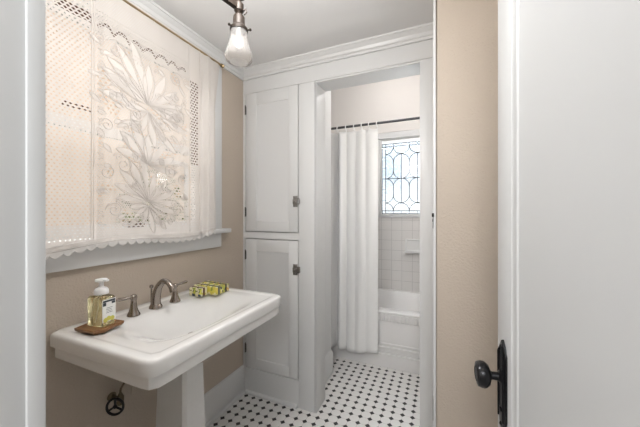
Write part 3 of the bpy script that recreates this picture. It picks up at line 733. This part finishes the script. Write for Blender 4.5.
bm = lace_sheet(Y0c, Y1c, 300, 40)
net = obj('lace_panel', bm, lace_material('lace_net', holes_fn), lace, angle=180)
# raised flowers, scrolls, tapes: solid cotton cords lying on the net
bm = new()
def cord(pts2, r=.0016):
    pts = [(lx(y, z)+.0022, y, z) for y, z in pts2 if z > zb(y)+.01]
    if len(pts) > 1: tube(bm, pts, r, 5)
def petal(cy, cz, ang, L_, wd, r=.0016, fill=True):
    n = 12; c, s = math.cos(ang), math.sin(ang); P1, P2 = [], []
    for i in range(n+1):
        t = i/n; w_ = wd*math.sin(PI*t**1.25)**.8*1.05; bend = .26*L_*math.sin(t*1.6)*(1 if c > 0 else -1)
        a, b_ = t*L_, w_; P1.append((cy + c*a - s*(b_)+0, cz + s*a + c*b_ - bend*.8)); P2.append((cy + c*a + s*b_, cz + s*a - c*b_ - bend*.8))
    cord(P1, r); cord(P2, r)
    if fill: 
        vs1 = [bm.verts.new((lx(y,z)+.0016, y, z)) for y, z in [((p[0]*.8+q_[0]*.2), (p[1]*.8+q_[1]*.2)) for p, q_ in zip(P1, P2)]]
        vs2 = [bm.verts.new((lx(y,z)+.0016, y, z)) for y, z in [((p[0]*.2+q_[0]*.8), (p[1]*.2+q_[1]*.8)) for p, q_ in zip(P1, P2)]]
        for i in range(n): bm.faces.new((vs1[i], vs1[i+1], vs2[i+1], vs2[i]))
def scroll(cy, cz, r0, turns, a0, sgn=1, r=.0018):
    n = int(26*turns); cord([(cy + sgn*r0*(1-.85*i/n)*math.cos(a0+2*PI*turns*i/n), cz + r0*(1-.85*i/n)*math.sin(a0+2*PI*turns*i/n)) for i in range(n+1)], r)
def fan(cy, cz, L_, k, a0, a1, wd):
    for i in range(k): petal(cy, cz, a0+(a1-a0)*i/(k-1), L_*(1-.18*abs(2*i/(k-1)-1)), wd)
C1 = .945
fan(C1, 1.87, .25, 9, .10, PI-.10, .027); fan(C1, 1.84, .15, 6, PI+.35, 2*PI-.35, .020)
for s in (-1, 1):
    scroll(C1+s*.15, 2.06, .045, 1.6, .5, s); scroll(C1+s*.16, 1.86, .05, 1.7, -1, s); scroll(C1+s*.07, 1.80, .035, 1.4, 2, s); scroll(C1+s*.19, 1.72, .03, 1.5, 0, s)
    petal(C1+s*.05, 1.87, PI/2-s*1.25, .17, .022); petal(C1+s*.06, 1.83, PI/2-s*1.6, .16, .020); petal(C1+s*.03, 1.78, PI/2-s*2.2, .15, .016)
fan(C1, 1.58, .19, 7, .1, PI-.1, .024)
for s in (-1, 1): scroll(C1+s*.12, 1.56, .04, 1.6, 1, s); scroll(C1+s*.19, 1.52, .03, 1.4, 2, s)
rl = random.Random(11)
for k in range(46):         # small leaves and curls filling the ground, mirrored about the middle
    dy, z = rl.uniform(.03, .215), rl.uniform(1.29, 2.08); a_ = rl.uniform(-.9, .9); L2 = rl.uniform(.035, .075)
    for s in (-1, 1):
        if k % 3: petal(C1+s*dy, z, PI/2-s*(PI/2-a_) , L2*.8, .010, .0013)
        else: scroll(C1+s*dy, z, .018, 1.3, a_, s, .0014)
fan(C1, 1.40, .19, 10, -.15, PI+.15, .022); fan(C1, 1.38, .12, 6, PI+.3, 2*PI-.3, .015)
for s in (-1, 1): scroll(C1+s*.05, 1.32, .028, 1.5, 1, s); scroll(C1+s*.16, 1.36, .035, 1.6, 0, s); scroll(C1+s*.12, 1.30, .022, 1.5, 0, s)
for y in (.698, .708, 1.186, 1.258, 1.264): cord([(y, 2.30-i*.02) for i in range(54)], .0013)
for k in range(36): 
    z = 2.15-k*.024; petal(.722, z, .2*(-1)**k, .02, .005, .0009, False)
n = 160; cord([(.72+.445*i/n, 2.128 + .026*abs(math.sin((.72+.445*i/n)*48))) for i in range(n+1)], .0014)
obj('floral_embroidery', bm, lace_material('embroidery_cotton', None, (.79, .755, .725)), net, angle=60)
# scalloped lace hem and gathered heading
bm = new(); n = int((Y1c-Y0c)/.0066); ps = []
NS = 26; pitch = (Y1c-Y0c)/NS
up_, lo_ = [], []
N_ = NS*10
for i in range(N_+1):
    y = Y0c+(Y1c-Y0c)*i/N_; sc_ = abs(math.sin(PI*(y-Y0c)/pitch)); up_.append((y, zb(y)+.004)); lo_.append((y, zb(y)-.004-.014*sc_))
uvl = bm.loops.layers.uv.new('UVMap')
a = [bm.verts.new((lx(y, z)+.001, ey(y, z), z)) for y, z in up_]; b2 = [bm.verts.new((lx(y, z+.01)+.0025, ey(y, z), z)) for y, z in lo_]
for i in range(N_): bm.faces.new((a[i], b2[i], b2[i+1], a[i+1]))
tube(bm, [(lx(y, z+.01)+.003, ey(y, z), z) for y, z in lo_], .0016, 5)
tube(bm, [(lx(y, z)+.003, ey(y, z), z+.004) for y, z in up_], .0014, 5)
tube(bm, [(lx(y, z)+.003, ey(y, z), z+.022) for y, z in up_], .0010, 5)
obj('scalloped_hem', bm, lace_material('hem_cotton', None, (.80, .785, .77)), lace, angle=60)

# ------------------------------------------------------------ bathtub with tiled ledge
TY = 2.51
tubo = thing('bathtub', 'white built-in bathtub with ribbed tile edge under the leaded window', 'bathtub', (-.72, 2.88, 0))
bm = new()
TX0, TX1 = -1.55, .10
def tr_(x0, x1, y0, y1, z, r=.10, n=6):
    pts = []
    for cx, cy, a in ((x1-r, y1-r, 0), (x0+r, y1-r, PI/2), (x0+r, y0+r, PI), (x1-r, y0+r, 1.5*PI)):
        for i in range(n+1): pts.append(Vector((cx+r*math.cos(a+PI/2*i/n), cy+r*math.sin(a+PI/2*i/n), z)))
    return pts
join(bm, [tr_(TX0,TX1,TY+.02,3.2495,0,.005), tr_(TX0,TX1,TY+.02,3.2495,.478,.005), tr_(TX0+.006,TX1-.006,TY+.026,3.246,.484,.006), tr_(TX0+.10,TX1-.10,TY+.085,3.19,.484,.09), tr_(TX0+.115,TX1-.115,TY+.10,3.178,.470,.10), tr_(TX0+.16,TX1-.16,TY+.13,3.15,.20,.12), tr_(TX0+.22,TX1-.22,TY+.19,3.09,.13,.10)])
obj('tub_body', bm, M['tub'], tubo, angle=40)
bm = new(); box(bm, TX0, TX1, TY, TY+.02, 0, .398, .001); box(bm, TX0, TX1, TY-.008, TY+.03, .462, .484, .008, 3)
box(bm, TX0, TX1, TY-.010, TY, .194, .208, .003); box(bm, TX0, TX1, TY-.016, TY, .162, .180, .004); box(bm, TX0, TX1, TY-.018, TY, .0, .122, .004); box(bm, TX0, TX1, TY-.026, TY-.016, .108, .124, .003)
obj('tub_apron', bm, M['tub'], tubo)
bm = new(); x = TX0+.018
while x < TX1-.02:
    box(bm, x-.0172, x+.0172, TY-.010, TY+.03, .398, .462, .006, 3); x += .035
obj('ribbed_tile_edge', bm, M['tub'], tubo)

# soap dish on the tiled wall
sd_ = thing('wall_soap_dish', 'white ceramic soap dish set in the tiled wall right of the tub', 'soap dish', (-.25, 3.25, .95))
bm = new(); frame(bm, -.37, -.14, .905, 1.055, .016, 3.238, 3.2495, .004); box(bm, -.355, -.155, 3.246, 3.2498, .92, 1.04); obj('dish_back', bm, M['porcelain'], sd_)
bm = new(); box(bm, -.37, -.14, 3.185, 3.247, .905, .928, .008, 3); box(bm, -.365, -.145, 3.185, 3.195, .92, .940, .004); obj('dish_tray', bm, M['porcelain'], sd_)

# ------------------------------------------------------------ shower curtain
RY, RZ = 2.435, 2.112
sr = thing('shower_rod', 'slim dark steel shower rod across the tub alcove', 'curtain rod', (-.7, RY, RZ))
bm = new(); tube(bm, [(-1.545, RY, RZ), (.095, RY, RZ)], .0105, 14); obj('rod', bm, M['rodmetal'], sr)
for x, s in ((-1.55, 1), (.10, -1)): obj('flange', lathe(new(), [(.026,0),(.026,.006),(.014,.014)], (x, RY, RZ), (s,0,0), 18), M['rodmetal'], sr)
cu = thing('shower_curtain', 'white fabric shower curtain drawn to the left in front of the tub', 'curtain', (-.75, RY, RZ))
bm = new(); nx, nz = 150, 50; CX0, CX1 = -1.30, -.505
def cxy(s, t):
    x = CX0 + (CX1-CX0)*s
    x2 = x - .02*t*(1-s)
    k = 1 - .80*max(0, min(1, (s-.55)/.15))
    amp = (.030 + .010*t)*k
    ph = 2*PI*8.2*s + .9*math.sin(s*9)
    y = RY + .004 + amp*math.sin(ph) + .008*math.sin(ph*.37+2*t) - .012*t
    return x2 + .006*math.cos(ph), y
vs = []
for j in range(nz+1):
    t = j/nz; row = []
    for i in range(nx+1):
        s = i/nx; x, y = cxy(s, t)
        top = RZ-.038 - .010*abs(math.sin(PI*11*s)); bot = .110 + .012*math.sin(s*15) + .012*s
        row.append(bm.verts.new((x, y, top+(bot-top)*t)))
    vs.append(row)
for j in range(nz):
    for i in range(nx): bm.faces.new((vs[j][i], vs[j+1][i], vs[j+1][i+1], vs[j][i+1]))
cl = obj('curtain_fabric', bm, M['curtain'], cu, angle=180)
md = cl.modifiers.new('thick', 'SOLIDIFY'); md.thickness = .0015
for k in range(12):
    s = (k+.0)/11; x, y = cxy(min(.985, max(.015, s)), 0)
    bm = new(); pts = [(x, RY + .019*math.sin(a), RZ-.012 + .026*math.cos(a)) for a in [2*PI*i/16 for i in range(16)]]
    tube(bm, pts, .0045, 6, closed=True); obj('curtain_ring', bm, M['tub'], cu)
